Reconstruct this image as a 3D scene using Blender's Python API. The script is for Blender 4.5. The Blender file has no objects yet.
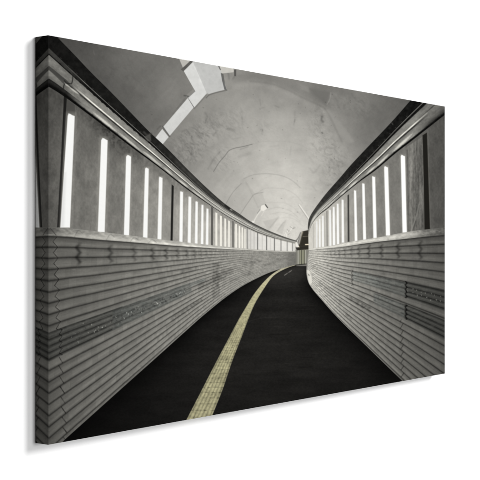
import bpy, math, random
import numpy as np

scene = bpy.context.scene
COL = scene.collection
rng = np.random.default_rng(7)

# ------------------------------------------------------------------ canvas size (metres)
CW, CH, CD = 1.201, 0.600, 0.0279        # 120 x 60 cm gallery-wrapped canvas
ZC = 1.50                                # height of the canvas centre on the wall
GAP = 0.0010                             # hangs a hair off the wall
FY = -(CD + GAP)                         # y of the front face

# ------------------------------------------------------------------ camera
FPX = 1210.0                             # focal length in pixels of a 480 px wide picture
cam_d = bpy.data.cameras.new("camera")
cam = bpy.data.objects.new("camera", cam_d)
COL.objects.link(cam)
cam_d.sensor_width = 36.0
cam_d.lens = 36.0 * FPX / 480.0
cam_d.clip_start = 0.01
cam_d.clip_end = 200.0
D0 = CH * FPX / 409.8
XL = -191.5 / FPX * D0
EU = np.array((0.6167, 0.7872)); EU /= np.linalg.norm(EU)      # canvas "right" in camera (x, depth)
right = np.array((EU[0], -EU[1])); fwd = np.array((EU[1], EU[0]))
cpos = np.array((-CW / 2, FY)) - XL * right - D0 * fwd
cam.location = (cpos[0], cpos[1], ZC)
cam.rotation_euler = (math.radians(90), 0, math.atan2(-fwd[0], fwd[1]))
scene.camera = cam

# ------------------------------------------------------------------ world (soft studio fill)
world = bpy.data.worlds.new("World")
scene.world = world
world.use_nodes = True
bg = world.node_tree.nodes["Background"]
bg.inputs[0].default_value = (1.0, 1.0, 1.0, 1)
bg.inputs[1].default_value = 0.17

# ------------------------------------------------------------------ key softbox, up and to the right
KEY_W = 650.0
ld = bpy.data.lights.new("key_softbox", 'AREA')
ld.shape = 'DISK'
ld.size = 3.2
ld.energy = KEY_W
ld.color = (1.0, 1.0, 1.0)
key = bpy.data.objects.new("key_softbox", ld)
COL.objects.link(key)
KEY = np.array((4.0, -6.5, ZC + 3.2))
key.location = KEY
_d = np.array((0, 0, ZC)) - KEY
key.rotation_euler = (math.atan2(math.hypot(_d[0], _d[1]), -_d[2]), 0, math.atan2(-_d[0], _d[1]))

# added frontal fill lamp keeps the wall and the shadow open
fd = bpy.data.lights.new("front_fill", 'AREA')
fd.shape = 'DISK'
fd.size = 2.4
fd.energy = 268.0
fil = bpy.data.objects.new("front_fill", fd)
COL.objects.link(fil)
fil.location = (0.2, -7.0, ZC + 0.3)
fil.rotation_euler = (math.radians(90) - math.atan2(0.3, 7.0), 0, math.atan2(0.2, 7.0))

scene.view_settings.view_transform = 'Standard'
scene.view_settings.look = 'None'
scene.view_settings.exposure = 0.0
scene.view_settings.gamma = 1.0
PRINT_E = 1.44          # irradiance / pi that falls on the print: ink reflectance = wanted tone / this

# ------------------------------------------------------------------ materials
def new_mat(name):
    m = bpy.data.materials.new(name)
    m.use_nodes = True
    return m, m.node_tree, m.node_tree.nodes["Principled BSDF"]

def wall_material():
    m, nt, p = new_mat("white_wall_paint")
    p.inputs["Roughness"].default_value = 0.9
    p.inputs["Specular IOR Level"].default_value = 0.1
    tc = nt.nodes.new("ShaderNodeTexCoord")
    n = nt.nodes.new("ShaderNodeTexNoise"); n.inputs["Scale"].default_value = 350; n.inputs["Detail"].default_value = 3
    r = nt.nodes.new("ShaderNodeMapRange")
    r.inputs["To Min"].default_value = 0.86; r.inputs["To Max"].default_value = 0.88
    c = nt.nodes.new("ShaderNodeCombineColor")
    b = nt.nodes.new("ShaderNodeBump"); b.inputs["Strength"].default_value = 0.05; b.inputs["Distance"].default_value = 0.0004
    nt.links.new(tc.outputs["Object"], n.inputs["Vector"])
    nt.links.new(n.outputs["Fac"], r.inputs["Value"])
    for k in range(3): nt.links.new(r.outputs["Result"], c.inputs[k])
    nt.links.new(c.outputs["Color"], p.inputs["Base Color"])
    nt.links.new(n.outputs["Fac"], b.inputs["Height"])
    nt.links.new(b.outputs["Normal"], p.inputs["Normal"])
    return m

def print_material():
    """ink on woven canvas: ink colour from the mesh's ink attribute, cloth weave as a fine bump and tone"""
    m, nt, p = new_mat("printed_canvas_cloth")
    p.inputs["Roughness"].default_value = 0.85
    p.inputs["Specular IOR Level"].default_value = 0.0
    at = nt.nodes.new("ShaderNodeAttribute"); at.attribute_name = "ink"
    tc = nt.nodes.new("ShaderNodeTexCoord")
    mp = nt.nodes.new("ShaderNodeMapping")
    nt.links.new(tc.outputs["Object"], mp.inputs["Vector"])
    def weave(direction):
        w = nt.nodes.new("ShaderNodeTexWave")
        w.wave_type = 'BANDS'; w.bands_direction = direction
        w.inputs["Scale"].default_value = 260.0
        w.inputs["Distortion"].default_value = 0.6
        w.inputs["Detail"].default_value = 1.0
        nt.links.new(mp.outputs["Vector"], w.inputs["Vector"])
        return w
    w1, w2 = weave('X'), weave('Z')
    mx = nt.nodes.new("ShaderNodeMath"); mx.operation = 'MAXIMUM'
    nt.links.new(w1.outputs["Fac"], mx.inputs[0]); nt.links.new(w2.outputs["Fac"], mx.inputs[1])
    r = nt.nodes.new("ShaderNodeMapRange")
    r.inputs["To Min"].default_value = 0.955; r.inputs["To Max"].default_value = 1.02
    nt.links.new(mx.outputs[0], r.inputs["Value"])
    ml = nt.nodes.new("ShaderNodeVectorMath"); ml.operation = 'SCALE'
    nt.links.new(at.outputs["Color"], ml.inputs[0]); nt.links.new(r.outputs["Result"], ml.inputs["Scale"])
    nt.links.new(ml.outputs["Vector"], p.inputs["Base Color"])
    b = nt.nodes.new("ShaderNodeBump"); b.inputs["Strength"].default_value = 0.12; b.inputs["Distance"].default_value = 0.0002
    nt.links.new(mx.outputs[0], b.inputs["Height"])
    nt.links.new(b.outputs["Normal"], p.inputs["Normal"])
    return m

M_WALL = wall_material()
M_PRINT = print_material()

# ------------------------------------------------------------------ the wall
def build_wall():
    me = bpy.data.meshes.new("wall")
    s = 9.0
    me.from_pydata([(-s, 0, -5.0), (s, 0, -5.0), (s, 0, 8.0), (-s, 0, 8.0),
                    (-s, 0.15, -5.0), (s, 0.15, -5.0), (s, 0.15, 8.0), (-s, 0.15, 8.0)], [],
                   [(0, 1, 2, 3), (5, 4, 7, 6), (4, 0, 3, 7), (1, 5, 6, 2), (3, 2, 6, 7), (4, 5, 1, 0)])
    me.materials.append(M_WALL)
    o = bpy.data.objects.new("wall", me)
    COL.objects.link(o)
    o["kind"] = "structure"
    o["label"] = "plain bright white wall the canvas print hangs on"
    o["category"] = "wall"
build_wall()

# ================================================================== the printed picture
# The picture on the cloth is drawn in its own flat coordinates (a, b): a measures along the canvas, b up it.
# Traced points come from the photograph through the plane's homography, so they land where they are on the cloth.
AX0, AX1 = 48.5, 445.0
AT0, AT1 = 34.8, 106.3
AB0, AB1 = 444.6, 373.5
NC, NR, SS = 1060, 960, 2
xs = np.linspace(AX0, AX1, (NC - 1) * SS + 1, dtype=np.float32)
vs = np.linspace(0, 1, (NR - 1) * SS + 1, dtype=np.float32)
f_ = (xs - AX0) / (AX1 - AX0)
yt = AT0 + (AT1 - AT0) * f_
yb = AB0 + (AB1 - AB0) * f_
X = np.broadcast_to(xs[None, :], (len(vs), len(xs)))
Y = (yt[None, :] * (1 - vs[:, None]) + yb[None, :] * vs[:, None]).astype(np.float32)
H_, W_ = Y.shape
G = np.zeros((H_, W_), np.float32)           # tone 0..255 (display)
TR = np.ones((H_, W_), np.float32) * 1.014   # warm paper tint
TB = np.ones((H_, W_), np.float32) * 0.962
REG = np.zeros((H_, W_), np.int8)

def pchip(px, py, x):
    px = np.asarray(px, float); py = np.asarray(py, float)
    h = np.diff(px); d = np.diff(py) / h
    m = np.zeros_like(py)
    m[0], m[-1] = d[0], d[-1]
    for i in range(1, len(px) - 1):
        if d[i - 1] * d[i] > 0:
            w1 = 2 * h[i] + h[i - 1]; w2 = h[i] + 2 * h[i - 1]
            m[i] = (w1 + w2) / (w1 / d[i - 1] + w2 / d[i])
    i = np.clip(np.searchsorted(px, x) - 1, 0, len(px) - 2)
    t = (x - px[i]) / h[i]
    lo, hi = x < px[0], x > px[-1]
    r = ((2*t**3 - 3*t**2 + 1) * py[i] + (t**3 - 2*t**2 + t) * h[i] * m[i]
         + (-2*t**3 + 3*t**2) * py[i+1] + (t**3 - t**2) * h[i] * m[i+1])
    r = np.where(lo, py[0] + (x - px[0]) * m[0], r)
    r = np.where(hi, py[-1] + (x - px[-1]) * m[-1], r)
    return r.astype(np.float32)

def curve(*pts):
    p = np.array(pts, float)
    return pchip(p[:, 0], p[:, 1], xs)

def soften(c, x_from=0.0):
    k = np.exp(-np.linspace(-2.2, 2.2, 61) ** 2); k /= k.sum()
    e = np.concatenate([c[0] + (np.arange(-30, 0)) * (c[1] - c[0]), c, c[-1] + np.arange(1, 31) * (c[-1] - c[-2])])
    w = np.clip((xs - x_from) / 12, 0, 1) if x_from else 1.0
    return (c + (np.convolve(e, k, 'valid') - c) * w).astype(np.float32)

def lin(*pts):
    p = np.array(pts, float)
    return np.interp(xs, p[:, 0], p[:, 1]).astype(np.float32)

AA = 0.45
def edge(d, aa=AA):
    return np.clip(d / aa + 0.5, 0, 1)

def band(top, bot, aa=AA):
    return edge(Y - top[None, :], aa) * edge(bot[None, :] - Y, aa)

def put(alpha, val, sl=None, tint=None):
    sl = sl or (slice(None), slice(None))
    G[sl] += (val - G[sl]) * alpha
    if tint is not None:
        TR[sl] += (tint[0] - TR[sl]) * alpha
        TB[sl] += (tint[1] - TB[sl]) * alpha

def mul(alpha, k, sl=None):
    sl = sl or (slice(None), slice(None))
    G[sl] *= 1 + (k - 1) * alpha

def win(x0, y0, x1, y1, pad=2.0):
    """index window holding a box of traced points"""
    i0 = int(np.searchsorted(xs, x0 - pad)); i1 = int(np.searchsorted(xs, x1 + pad)) + 1
    i0 = max(0, min(i0, W_ - 2)); i1 = max(i0 + 1, min(i1, W_))
    c = np.array([i0, i1 - 1])
    va = ((y0 - pad - yt[c]) / (yb[c] - yt[c])).min(); vb = ((y1 + pad - yt[c]) / (yb[c] - yt[c])).max()
    j0 = int(np.clip(va * (H_ - 1), 0, H_ - 2)); j1 = int(np.clip(vb * (H_ - 1) + 2, j0 + 1, H_))
    return slice(j0, j1), slice(i0, i1)

def poly(pts, aa=AA):
    """coverage of any simple polygon; returns (window, alpha)"""
    p = np.array(pts, np.float32)
    sl = win(p[:, 0].min(), p[:, 1].min(), p[:, 0].max(), p[:, 1].max())
    x, y = X[sl], Y[sl]
    ins = np.zeros(x.shape, bool)
    dm = np.full(x.shape, 1e9, np.float32)
    for k in range(len(p)):
        (x0, y0), (x1, y1) = p[k], p[(k + 1) % len(p)]
        if y0 != y1:
            c = ((y0 > y) != (y1 > y)) & (x < (x1 - x0) * (y - y0) / (y1 - y0) + x0)
            ins ^= c
        dx, dy = x1 - x0, y1 - y0
        t = np.clip(((x - x0) * dx + (y - y0) * dy) / (dx * dx + dy * dy + 1e-9), 0, 1)
        dm = np.minimum(dm, np.hypot(x - x0 - t * dx, y - y0 - t * dy))
    return sl, edge(np.where(ins, dm, -dm), aa)

def fill(pts, val, aa=AA, tint=None, a=1.0, reg=None):
    sl, al = poly(pts, aa)
    put(al * a, val, sl, tint)
    if reg is not None:
        REG[sl][al > 0.5] = reg

def stroke_alpha(pts, w0, w1=None, smooth=True):
    p = np.array(pts, float)
    if smooth and len(p) > 2:
        t = np.arange(len(p)); tt = np.linspace(0, len(p) - 1, (len(p) - 1) * 8 + 1)
        p = np.stack([pchip(t, p[:, 0], tt), pchip(t, p[:, 1], tt)], 1)
    w1 = w0 if w1 is None else w1
    sl = win(p[:, 0].min(), p[:, 1].min(), p[:, 0].max(), p[:, 1].max(), pad=3 * max(w0, w1))
    x, y = X[sl], Y[sl]
    al = np.zeros(x.shape, np.float32)
    n = len(p) - 1
    for k in range(n):
        (x0, y0), (x1, y1) = p[k], p[k + 1]
        dx, dy = x1 - x0, y1 - y0
        t = np.clip(((x - x0) * dx + (y - y0) * dy) / (dx * dx + dy * dy + 1e-9), 0, 1)
        d = np.hypot(x - x0 - t * dx, y - y0 - t * dy)
        w = w0 + (w1 - w0) * (k + t) / n
        al = np.maximum(al, np.exp(-(d / w) ** 2 * 0.9))
    return sl, al

def stroke(pts, w0, val, a=1.0, w1=None, smooth=True):
    sl, al = stroke_alpha(pts, w0, w1, smooth)
    put(al * a, val, sl)

def shade(pts, w0, k, w1=None, smooth=True):
    sl, al = stroke_alpha(pts, w0, w1, smooth)
    mul(al, k, sl)

# ---- value noise in any pair of coordinates
_lat = rng.random((257, 257)).astype(np.float32)
def vnoise(a, b):
    ia = np.floor(a).astype(np.int32); ib = np.floor(b).astype(np.int32)
    fa = (a - ia).astype(np.float32); fb = (b - ib).astype(np.float32)
    fa = fa * fa * (3 - 2 * fa); fb = fb * fb * (3 - 2 * fb)
    ia %= 256; ib %= 256
    return (_lat[ib, ia] * (1 - fa) * (1 - fb) + _lat[ib, ia + 1] * fa * (1 - fb)
            + _lat[ib + 1, ia] * (1 - fa) * fb + _lat[ib + 1, ia + 1] * fa * fb) - 0.5
def fbm(a, b, oct=4):
    s = 0; k = 1.0
    for i in range(oct):
        s = s + k * vnoise(a * 2**i + 17.3 * i, b * 2**i + 9.1 * i)
        k *= 0.55
    return s
def hash2(i, j, seed=0):
    v = np.sin(i * 127.1 + j * 311.7 + seed * 74.7) * 43758.5453
    return (v - np.floor(v)).astype(np.float32)

# region numbers: each becomes one part of the canvas
R_CEIL, R_DUCT, R_LCORN, R_LWIN, R_LWALL, R_RCORN, R_RWIN, R_RWALL, R_FLOOR, R_STRIP, R_END, R_DUCT2 = range(12)

# ------------------------------------------------------------------ ceiling vault
samp = np.array([
 (60,40,74),(75,52,80),(90,60,86),(92,72,80),(110,85,90),(110,60,98),(140,60,108),(130,100,98),(150,80,112),(150,120,104),(160,60,112),(160,110,116),
 (180,80,124),(185,100,126),(172,152,128),(185,160,134),(190,135,136),(205,165,150),(200,120,142),(210,100,143),(225,85,140),(240,100,152),
 (225,130,152),(250,130,162),(240,160,167),(205,185,156),(215,195,160),(230,205,172),(245,215,182),(250,78,132),(280,84,128),(270,100,158),(300,105,150),(290,130,166),
 (270,150,176),(280,175,190),(250,195,184),(270,215,198),(290,205,207),(298,222,204),(300,190,197),(310,160,174),(322,130,157),
 (330,112,135),(345,150,152),(340,175,142),(325,190,165),(312,205,178),(350,120,130),(365,105,120),(370,130,114),(362,145,122),(400,103,92),(385,112,104),(378,128,104),
 (345,96,118),(318,90,116),(300,84,128),(265,80,128)], float)
cy, cx = np.linspace(0, 1, 120), np.linspace(AX0, AX1, 140)
cf = (cx - AX0) / (AX1 - AX0)
CY = (AT0 + (AT1 - AT0) * cf)[None] * (1 - cy[:, None]) + (AB0 + (AB1 - AB0) * cf)[None] * cy[:, None]
CX = np.broadcast_to(cx[None], CY.shape)
num = np.zeros(CY.shape); den = np.zeros(CY.shape)
for (sx, sy, sv) in samp:
    w = np.exp(-((CX - sx)**2 + (CY - sy)**2) / (2 * 13.0**2)) + 1e-7 / (1 + ((CX - sx)**2 + (CY - sy)**2) / 400)
    num += w * sv; den += w
coarse = (num / den).astype(np.float32)
ui = (np.arange(W_) / (W_ - 1) * 139).astype(np.float32); vi = (np.arange(H_) / (H_ - 1) * 119).astype(np.float32)
u0 = np.minimum(ui.astype(int), 138); v0 = np.minimum(vi.astype(int), 118)
fu = (ui - u0)[None]; fv = (vi - v0)[:, None]
up = coarse[v0][:, u0] * (1-fu) * (1-fv) + coarse[v0][:, u0+1] * fu * (1-fv) + coarse[v0+1][:, u0] * (1-fu) * fv + coarse[v0+1][:, u0+1] * fu * fv
G[:] = up * (1 + .045 * np.clip((up - 105) / 50, 0, 1))

# concrete mottling, in vault coordinates (angle round the far end, log distance from it)
dxc, dyc = X - 300, Y - 238
rad = np.hypot(dxc, dyc) + 2
ang = np.arctan2(dyc, dxc)
lr = np.log(rad)
G += fbm(ang * 9, lr * 7 + 40, 5) * 7
G += fbm(X * 0.16, Y * 0.16, 3) * 5
G += fbm(X * 0.9 + 90, Y * 0.9, 2) * 3.5
G += fbm(ang * 3 + 30, lr * 22, 3) * 4                       # drag marks of the formwork round the vault

# rougher stained patches low on both haunches
def blot(cx_, cy_, rx, ry, rot, amp, seed, fr=0.35):
    sl = win(cx_ - 1.6 * max(rx, ry), cy_ - 1.6 * max(rx, ry), cx_ + 1.6 * max(rx, ry), cy_ + 1.6 * max(rx, ry))
    x, y = X[sl], Y[sl]
    c, s = math.cos(rot), math.sin(rot)
    a = ((x - cx_) * c + (y - cy_) * s) / rx; b = (-(x - cx_) * s + (y - cy_) * c) / ry
    m = np.exp(-(a * a + b * b) ** 2)
    wx = fbm(x * .12 + seed, y * .12, 3) * 4; wy = fbm(x * .12 + 40, y * .12 + seed, 3) * 4
    n = fbm((x + y + wx) * fr * .45 + seed, (y - x + wy) * fr * .9 + 2 * seed, 4)
    n2 = fbm((x + y + wx) * fr * .8 + seed * 3, (y - x + wy) * fr * 1.9, 2)
    amp *= .75
    G[sl] += m * (np.clip(n, -0.6, 0.25) * amp + np.where(n2 < -0.2, (n2 + 0.2) * amp * 1.5, 0) + np.where(n2 > .3, (n2 - .3) * amp * .9, 0))
fill([(226, 203.5), (241, 183), (246, 181), (255, 193), (240.5, 214)], 166, .8, a=.28)
fill([(240.5, 214), (255, 193.5), (262, 192), (266, 203), (253, 222)], 178, .8, a=.35)
fill([(263, 221), (272, 219), (279, 216), (273, 226), (268, 231)], 176, 1.2, a=.4); fill([(276, 231), (283, 222), (286, 221), (282, 234)], 178, 1.2, a=.4)
blot(196, 140, 30, 16, -0.75, 34, 5.2)
blot(186, 152, 20, 10, 0.6, 26, 8.7)
blot(224, 122, 22, 14, -0.4, 20, 3.3)
blot(222, 158, 16, 12, -0.6, 20, 13.3)
blot(326, 148, 26, 14, 1.2, 30, 31.1)
blot(335, 168, 24, 10, -0.9, 24, 41.9)
blot(318, 122, 12, 18, 0.2, 18, 51.0)
blot(350, 104, 26, 12, 0.2, 14, 61.0)
blot(250, 130, 34, 20, 0.0, 10, 71.0, 0.2)
blot(120, 70, 40, 22, 0.8, 9, 81.0, 0.15)

# the heavy ring edge of the near vault segment
ring = [(196, 96), (215, 88), (235, 82), (252, 80), (268, 82.5), (285, 88), (303, 97), (318, 104), (326, 108.5)]
sl, al = stroke_alpha([(p[0] + 1, p[1] - 5) for p in ring[2:]], 4.5); mul(al, 0.93, sl)
sl, al = stroke_alpha([(p[0], p[1] + 3) for p in ring[2:]], 2.6); mul(al, 1.05, sl)
shade([(250, 80.5), (268, 82.5), (285, 88), (303, 97.2), (318, 104), (326, 108.5)], 1.0, 0.95)
fill([(308, 87), (331, 91), (329, 99), (326, 105), (321, 100), (313, 94)], 104, 3.5, a=0.6)
fill([(300, 84), (309, 86), (309, 91.5), (302, 89)], 140, 1.5, a=0.6)
shade([(331, 91.5), (330, 98), (327, 104)], 0.5, 1.15)
fill([(325, 107), (333, 113), (345, 128), (354, 141), (349, 143), (338, 131), (329, 117)], 150, 2.5, a=0.55)
shade([(325, 108), (331, 118), (337, 131), (342, 141)], 1.1, 0.93)
shade([(322, 116), (321.5, 119), (323, 121)], 1.2, 0.78)
shade([(322, 132), (322.6, 132.6)], 0.6, 0.72)
# segment joints of the vault: thin lines that run round it, hairline cracks
stroke([(213.5, 171), (219, 162), (225, 155), (229, 150), (235, 147.5), (243, 146), (252, 143.7)], 0.42, 108, 0.7)
shade([(208, 168), (214, 158), (220, 151)], 0.9, 0.93)
for pts, k, w in [
    ([(252, 143.5), (265, 141), (280, 140.5), (296, 143), (310, 149)], 0.965, 0.5),
    ([(226, 203), (233, 192), (241, 183)], 0.80, 0.4),
    ([(240.5, 213.5), (248, 202), (255, 193.5), (263, 192)], 0.80, 0.4),
    ([(244, 178), (254, 174.3), (266, 173.2), (280, 175), (292, 180), (300, 187)], 0.86, 0.5),
    ([(246, 182), (252, 194), (258, 207)], 0.93, 0.6),
    ([(255, 194), (268, 187.5), (282, 188), (295, 194), (303, 203)], 0.93, 0.5),
    ([(258, 207), (268, 202), (281, 202), (293, 207), (300, 214)], 0.95, 0.5),
    ([(266, 210), (277, 207), (289, 210), (298, 217)], 0.93, 0.5),
    ([(270, 214), (281, 212), (292, 215), (300, 221)], 0.94, 0.5),
    ([(276, 219), (286, 217), (296, 220), (303, 226)], 0.95, 0.45),
    ([(270, 227), (275, 221), (279, 217)], 0.90, 0.5),
    ([(278, 230), (283, 223), (286, 220)], 0.91, 0.5),
    ([(241, 108), (242.5, 115), (242, 124), (245, 132)], 0.93, 0.8),
    ([(260, 99), (260.5, 105)], 0.88, 0.6), ([(275, 105), (279, 106.5)], 0.85, 0.6), ([(261, 107.5), (264, 107)], 0.88, 0.6),
    ([(295, 111), (295, 117), (294, 124)], 0.90, 0.7), ([(295, 119), (294.5, 121)], 0.80, 0.6),
    ([(262, 129), (262.4, 130)], 0.72, 0.6), ([(291, 146), (290, 154)], 0.92, 0.7), ([(240, 149), (248, 146)], 0.84, 0.6),
    ([(239, 156), (250, 153)], 0.88, 1.4), ([(270, 146), (278, 145)], 0.92, 0.8), ([(228, 128), (234, 129.5)], 0.86, 1.4),
    ([(229, 135), (233, 138.5), (240, 137)], 0.9, 0.8), ([(213, 135), (217, 130)], 0.84, 0.8), ([(240, 112), (242, 118)], 0.88, 0.9),
    ([(205, 122), (207, 116), (205, 112)], 0.84, 0.8), ([(190, 133), (186, 129), (182, 131)], 0.84, 1.0),
    ([(196, 132), (200, 136)], 0.82, 0.9), ([(194, 142), (191, 137)], 0.86, 1.0), ([(262, 131), (262, 133)], 0.9, .8),
    ([(310, 168), (314, 172), (320, 165)], 0.88, 0.9), ([(313, 186), (316, 190)], 0.9, 0.8), ([(329, 172), (331, 168)], 0.86, 0.8),
    ([(328, 185), (331, 184)], 0.86, 0.9), ([(309, 156), (313, 162)], 0.92, 1.0), ([(332, 148), (330, 154)], 0.92, 1.4),
    ([(362, 112), (366, 118), (369, 126)], 0.94, 2.0), ([(350, 96), (356, 104)], 0.93, 1.6), ([(337, 100), (339, 107)], 0.92, 0.9),
    ([(352, 93), (355, 98)], 0.9, 0.8), ([(372, 104), (380, 112)], 0.94, 1.5),
    ([(160, 96), (172, 86), (178, 74)], 1.05, 1.4), ([(120, 62), (140, 72), (150, 84)], 0.97, 2.2), ([(156, 64), (150, 74)], 0.95, 0.8),
    ([(93, 50), (94, 53)], 1.15, 0.5), ([(228, 72), (229, 78)], 0.8, 0.9), ([(233, 78), (235, 74)], 0.84, 0.8)]:
    shade([(p[0] + rng.uniform(-.15, .15), p[1] + rng.uniform(-.15, .15)) for p in pts], w * 1.15, 1 - (1 - k) * (0.5 if w >= .55 else .62))
stroke([(299.5, 204.5), (304, 211), (309.5, 219)], 0.5, 236, 0.9)
stroke([(298.6, 205), (303, 211.6), (308.6, 219.8)], 0.35, 150, 0.5)
# small dark pits of the shuttering
for _ in range(90):
    px_, py_ = rng.uniform(150, 380), rng.uniform(85, 215)
    sl, al = stroke_alpha([(px_, py_), (px_ + rng.uniform(-.8, .8), py_ + rng.uniform(-.6, .6))], rng.uniform(.25, .55))
    mul(al, rng.uniform(.82, .95), sl)

# ------------------------------------------------------------------ white service duct on the vault
fill([(178.8, 57.5), (193.6, 60.2), (184.2, 70.3)], 186, reg=R_DUCT)
fill([(180.6, 68.5), (190.2, 59.8), (194, 60.4), (183.2, 70.6)], 92, reg=R_DUCT)
fill([(192.6, 60.8), (219.3, 65.2), (226.6, 88.6), (218, 90.5), (209, 93.2), (206.2, 92.4)], 194, tint=(1.0, 0.985), reg=R_DUCT)   # side face
fill([(183.6, 70.2), (192.8, 60.9), (206.6, 92.6), (193.8, 107), (187.4, 96.4), (195, 90.4)], 217, tint=(1.0, 0.985), reg=R_DUCT)
fill([(186.2, 94.2), (193.6, 87.8), (195.2, 90.6), (188.2, 97)], 138, reg=R_DUCT)
stroke([(186, 95.2), (193.6, 106.8)], 0.5, 84, 0.95)
stroke([(184, 94.8), (188.2, 95.6)], 0.7, 80, 0.8)
fill([(173.8, 110.4), (186.2, 94.8), (187.8, 97), (176.2, 110.6), (163, 126), (160.2, 125.2)], 116, reg=R_DUCT)
fill([(187.6, 97.2), (193.4, 106.8), (169.4, 135.2), (162.6, 126.6)], 212, tint=(1.0, 0.985), reg=R_DUCT)
stroke([(162.2, 125.6), (169.6, 136)], 0.55, 92, 0.95)
fill([(162, 128.2), (168.4, 136.4), (161.6, 144.6), (154.5, 138)], 215, tint=(1.0, 0.985), reg=R_DUCT)
stroke([(160.2, 125.4), (157, 128.6)], 0.8, 96, 0.7)
fill([(219.2, 65.2), (234.6, 68.2), (233.4, 71.4), (221.6, 72.6)], 198, reg=R_DUCT)
stroke([(218.6, 65.4), (220.2, 68.6)], 0.5, 70, 0.9)
fill([(220.6, 72), (223.2, 73), (225, 84), (226.8, 89.6), (224.2, 88.8), (222, 80)], 96, a=0.9)
fill([(233.6, 68.4), (236.2, 69), (236, 75.4), (234.2, 75.4)], 84, a=0.9)
stroke([(226.6, 89.4), (218, 91.4), (209.4, 94), (206, 97)], 0.6, 96, 0.7)
stroke([(206, 94.4), (200, 101.4), (194, 108)], 0.6, 108, 0.6)
shade([(201, 81), (199, 74), (195, 66)], 1.0, 1.04)
G_d = fbm(X[win(150, 55, 240, 150)] * 0.3, Y[win(150, 55, 240, 150)] * 0.3, 3)
m_d = REG[win(150, 55, 240, 150)] == R_DUCT
G[win(150, 55, 240, 150)] += np.where(m_d, G_d * 8, 0)
# the next two duct drops, further down the tunnel
fill([(261.2, 205.4), (265.2, 204), (267.4, 207.8), (263.6, 210.8), (260.4, 210)], 232, reg=R_DUCT2)
stroke([(265.4, 204.4), (267.4, 207.2)], 0.6, 70, 0.9)
stroke([(260.8, 210.4), (257.6, 214.4), (253.4, 221.6)], 0.6, 226, 0.85)
stroke([(264.2, 211), (261.4, 215.4)], 0.35, 228, 0.5)
stroke([(260, 209), (257.2, 213)], 0.35, 120, 0.5)
fill([(252, 220.4), (254.6, 220.8), (254, 223.4), (251.4, 222.6)], 228)
for k in range(16):
    px_ = 285 + rng.uniform(0, 8); py_ = 236.5 - (px_ - 284) * 1.05 + rng.uniform(-2.2, 2.6)
    stroke([(px_, py_), (px_ + rng.uniform(-1, 1.4), py_ - rng.uniform(.6, 2.2))], 0.38, rng.choice([236, 240, 150, 165]), 0.75)
stroke([(290.4, 226.6), (293.6, 228.4), (295, 227.2)], 0.4, 150, 0.6)

# ------------------------------------------------------------------ floor
LF = curve((48.5, 454.5), (62, 442), (92, 415), (120, 389.8), (150, 363), (186, 330.6), (198, 319.8), (210, 309.6), (225, 297.6), (240, 287.2), (255, 279), (270, 272.2), (285, 267.4), (297, 264.6), (309, 263.6))
yR = np.array([200, 226, 233, 250, 262, 272, 278, 283, 288, 293, 300, 310, 320, 345, 370, 381, 424, 470], float)
xR = np.array([309.6, 309.2, 308.4, 308.6, 307.0, 306.6, 307.4, 308.9, 311.9, 315.8, 322, 330.6, 340, 365.4, 391, 402.4, 445.4, 490], float)
XB = pchip(yR, xR, Y.ravel()).reshape(Y.shape)                  # near edge of the right-hand wall, at each height
fm = edge(Y - LF[None, :]) * edge(XB - X)
fl = 33 + fbm(X * 0.05, Y * 0.11, 4) * 5 + fbm(X * 0.7, Y * 1.1, 3) * 6 + fbm(X * .03 + 9, Y * .2, 3) * 5
dl = (Y - LF[None, :]); dr = (XB - X)
sc = np.clip((Y - 255) / 110, 0.05, 2)
fl = fl * (0.35 + 0.65 * (1 - np.exp(-(np.maximum(dl, 0) / (26 * sc)) ** 1.2)))
fl = fl * (0.38 + 0.62 * (1 - np.exp(-(np.maximum(dr, 0) / (30 * sc)) ** 1.2)))
fl = fl + np.clip((292 - Y) / 26, 0, 1) * 22 * (1 - np.exp(-np.maximum(dl, 0) / 2.0))
fl = fl * (1 - 0.22 * np.clip((Y - 350) / 70, 0, 1))
put(fm, fl, tint=(1.03, 0.95))
REG[fm > 0.5] = R_FLOOR
sl, al = stroke_alpha([(247, 322), (262, 318), (280, 317)], 0.5); mul(al, 1.25, sl)
for k in range(26):                                              # faint trowel seams across the floor
    yy = rng.uniform(285, 372); cxx = 285 + rng.uniform(-22, 26) + (yy - 280) * 0.1; ln = rng.uniform(4, 13)
    sl, al = stroke_alpha([(cxx - ln, yy + rng.uniform(-.7, .7)), (cxx, yy), (cxx + ln, yy + rng.uniform(-1, .4))], rng.uniform(.3, .6))
    mul(al * fm[sl], rng.choice([0.85, 1.06, 1.09]), sl)
for k in range(5):
    px_ = 284.5 + k * 1.5
    stroke([(px_, 275.2 - k * 1.0), (px_ + 1, 274.4 - k * 1.0)], 0.45, 205, 0.4 if k != 2 else 0.15)

# ------------------------------------------------------------------ yellow tactile guide strip
sy = np.array([264.2, 265.2, 266.6, 268.6, 271.3, 276, 281, 289, 297, 305, 320, 340, 360, 390, 420, 440], float)
sL = np.array([299, 292.5, 286.5, 281, 276.2, 269.8, 264.6, 257.8, 252, 247.2, 238.4, 227.8, 217.2, 201.8, 186.4, 176.2], float)
sR = np.array([300, 295.5, 290.5, 285.5, 280, 273.2, 269, 263.6, 258.6, 254.2, 248, 240.4, 232.6, 222.4, 210.4, 202.4], float)
SL = pchip(sy, sL, Y.ravel()).reshape(Y.shape); SR = pchip(sy, sR, Y.ravel()).reshape(Y.shape)
sm = edge(X - SL, .5) * edge(SR - X, .5) * edge(Y - 264.2, .5)
q = (X - SL) / np.maximum(SR - SL, 0.2)
ds = 2600.0 / np.maximum(Y - 243, 8)                             # distance down the tunnel
row = ds / 0.62
fr = row - np.floor(row)
fade = np.clip((Y - 285) / 70, 0, 1)
bars = 0.5 + 0.5 * np.cos(q * 2 * np.pi * 6)
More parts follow.
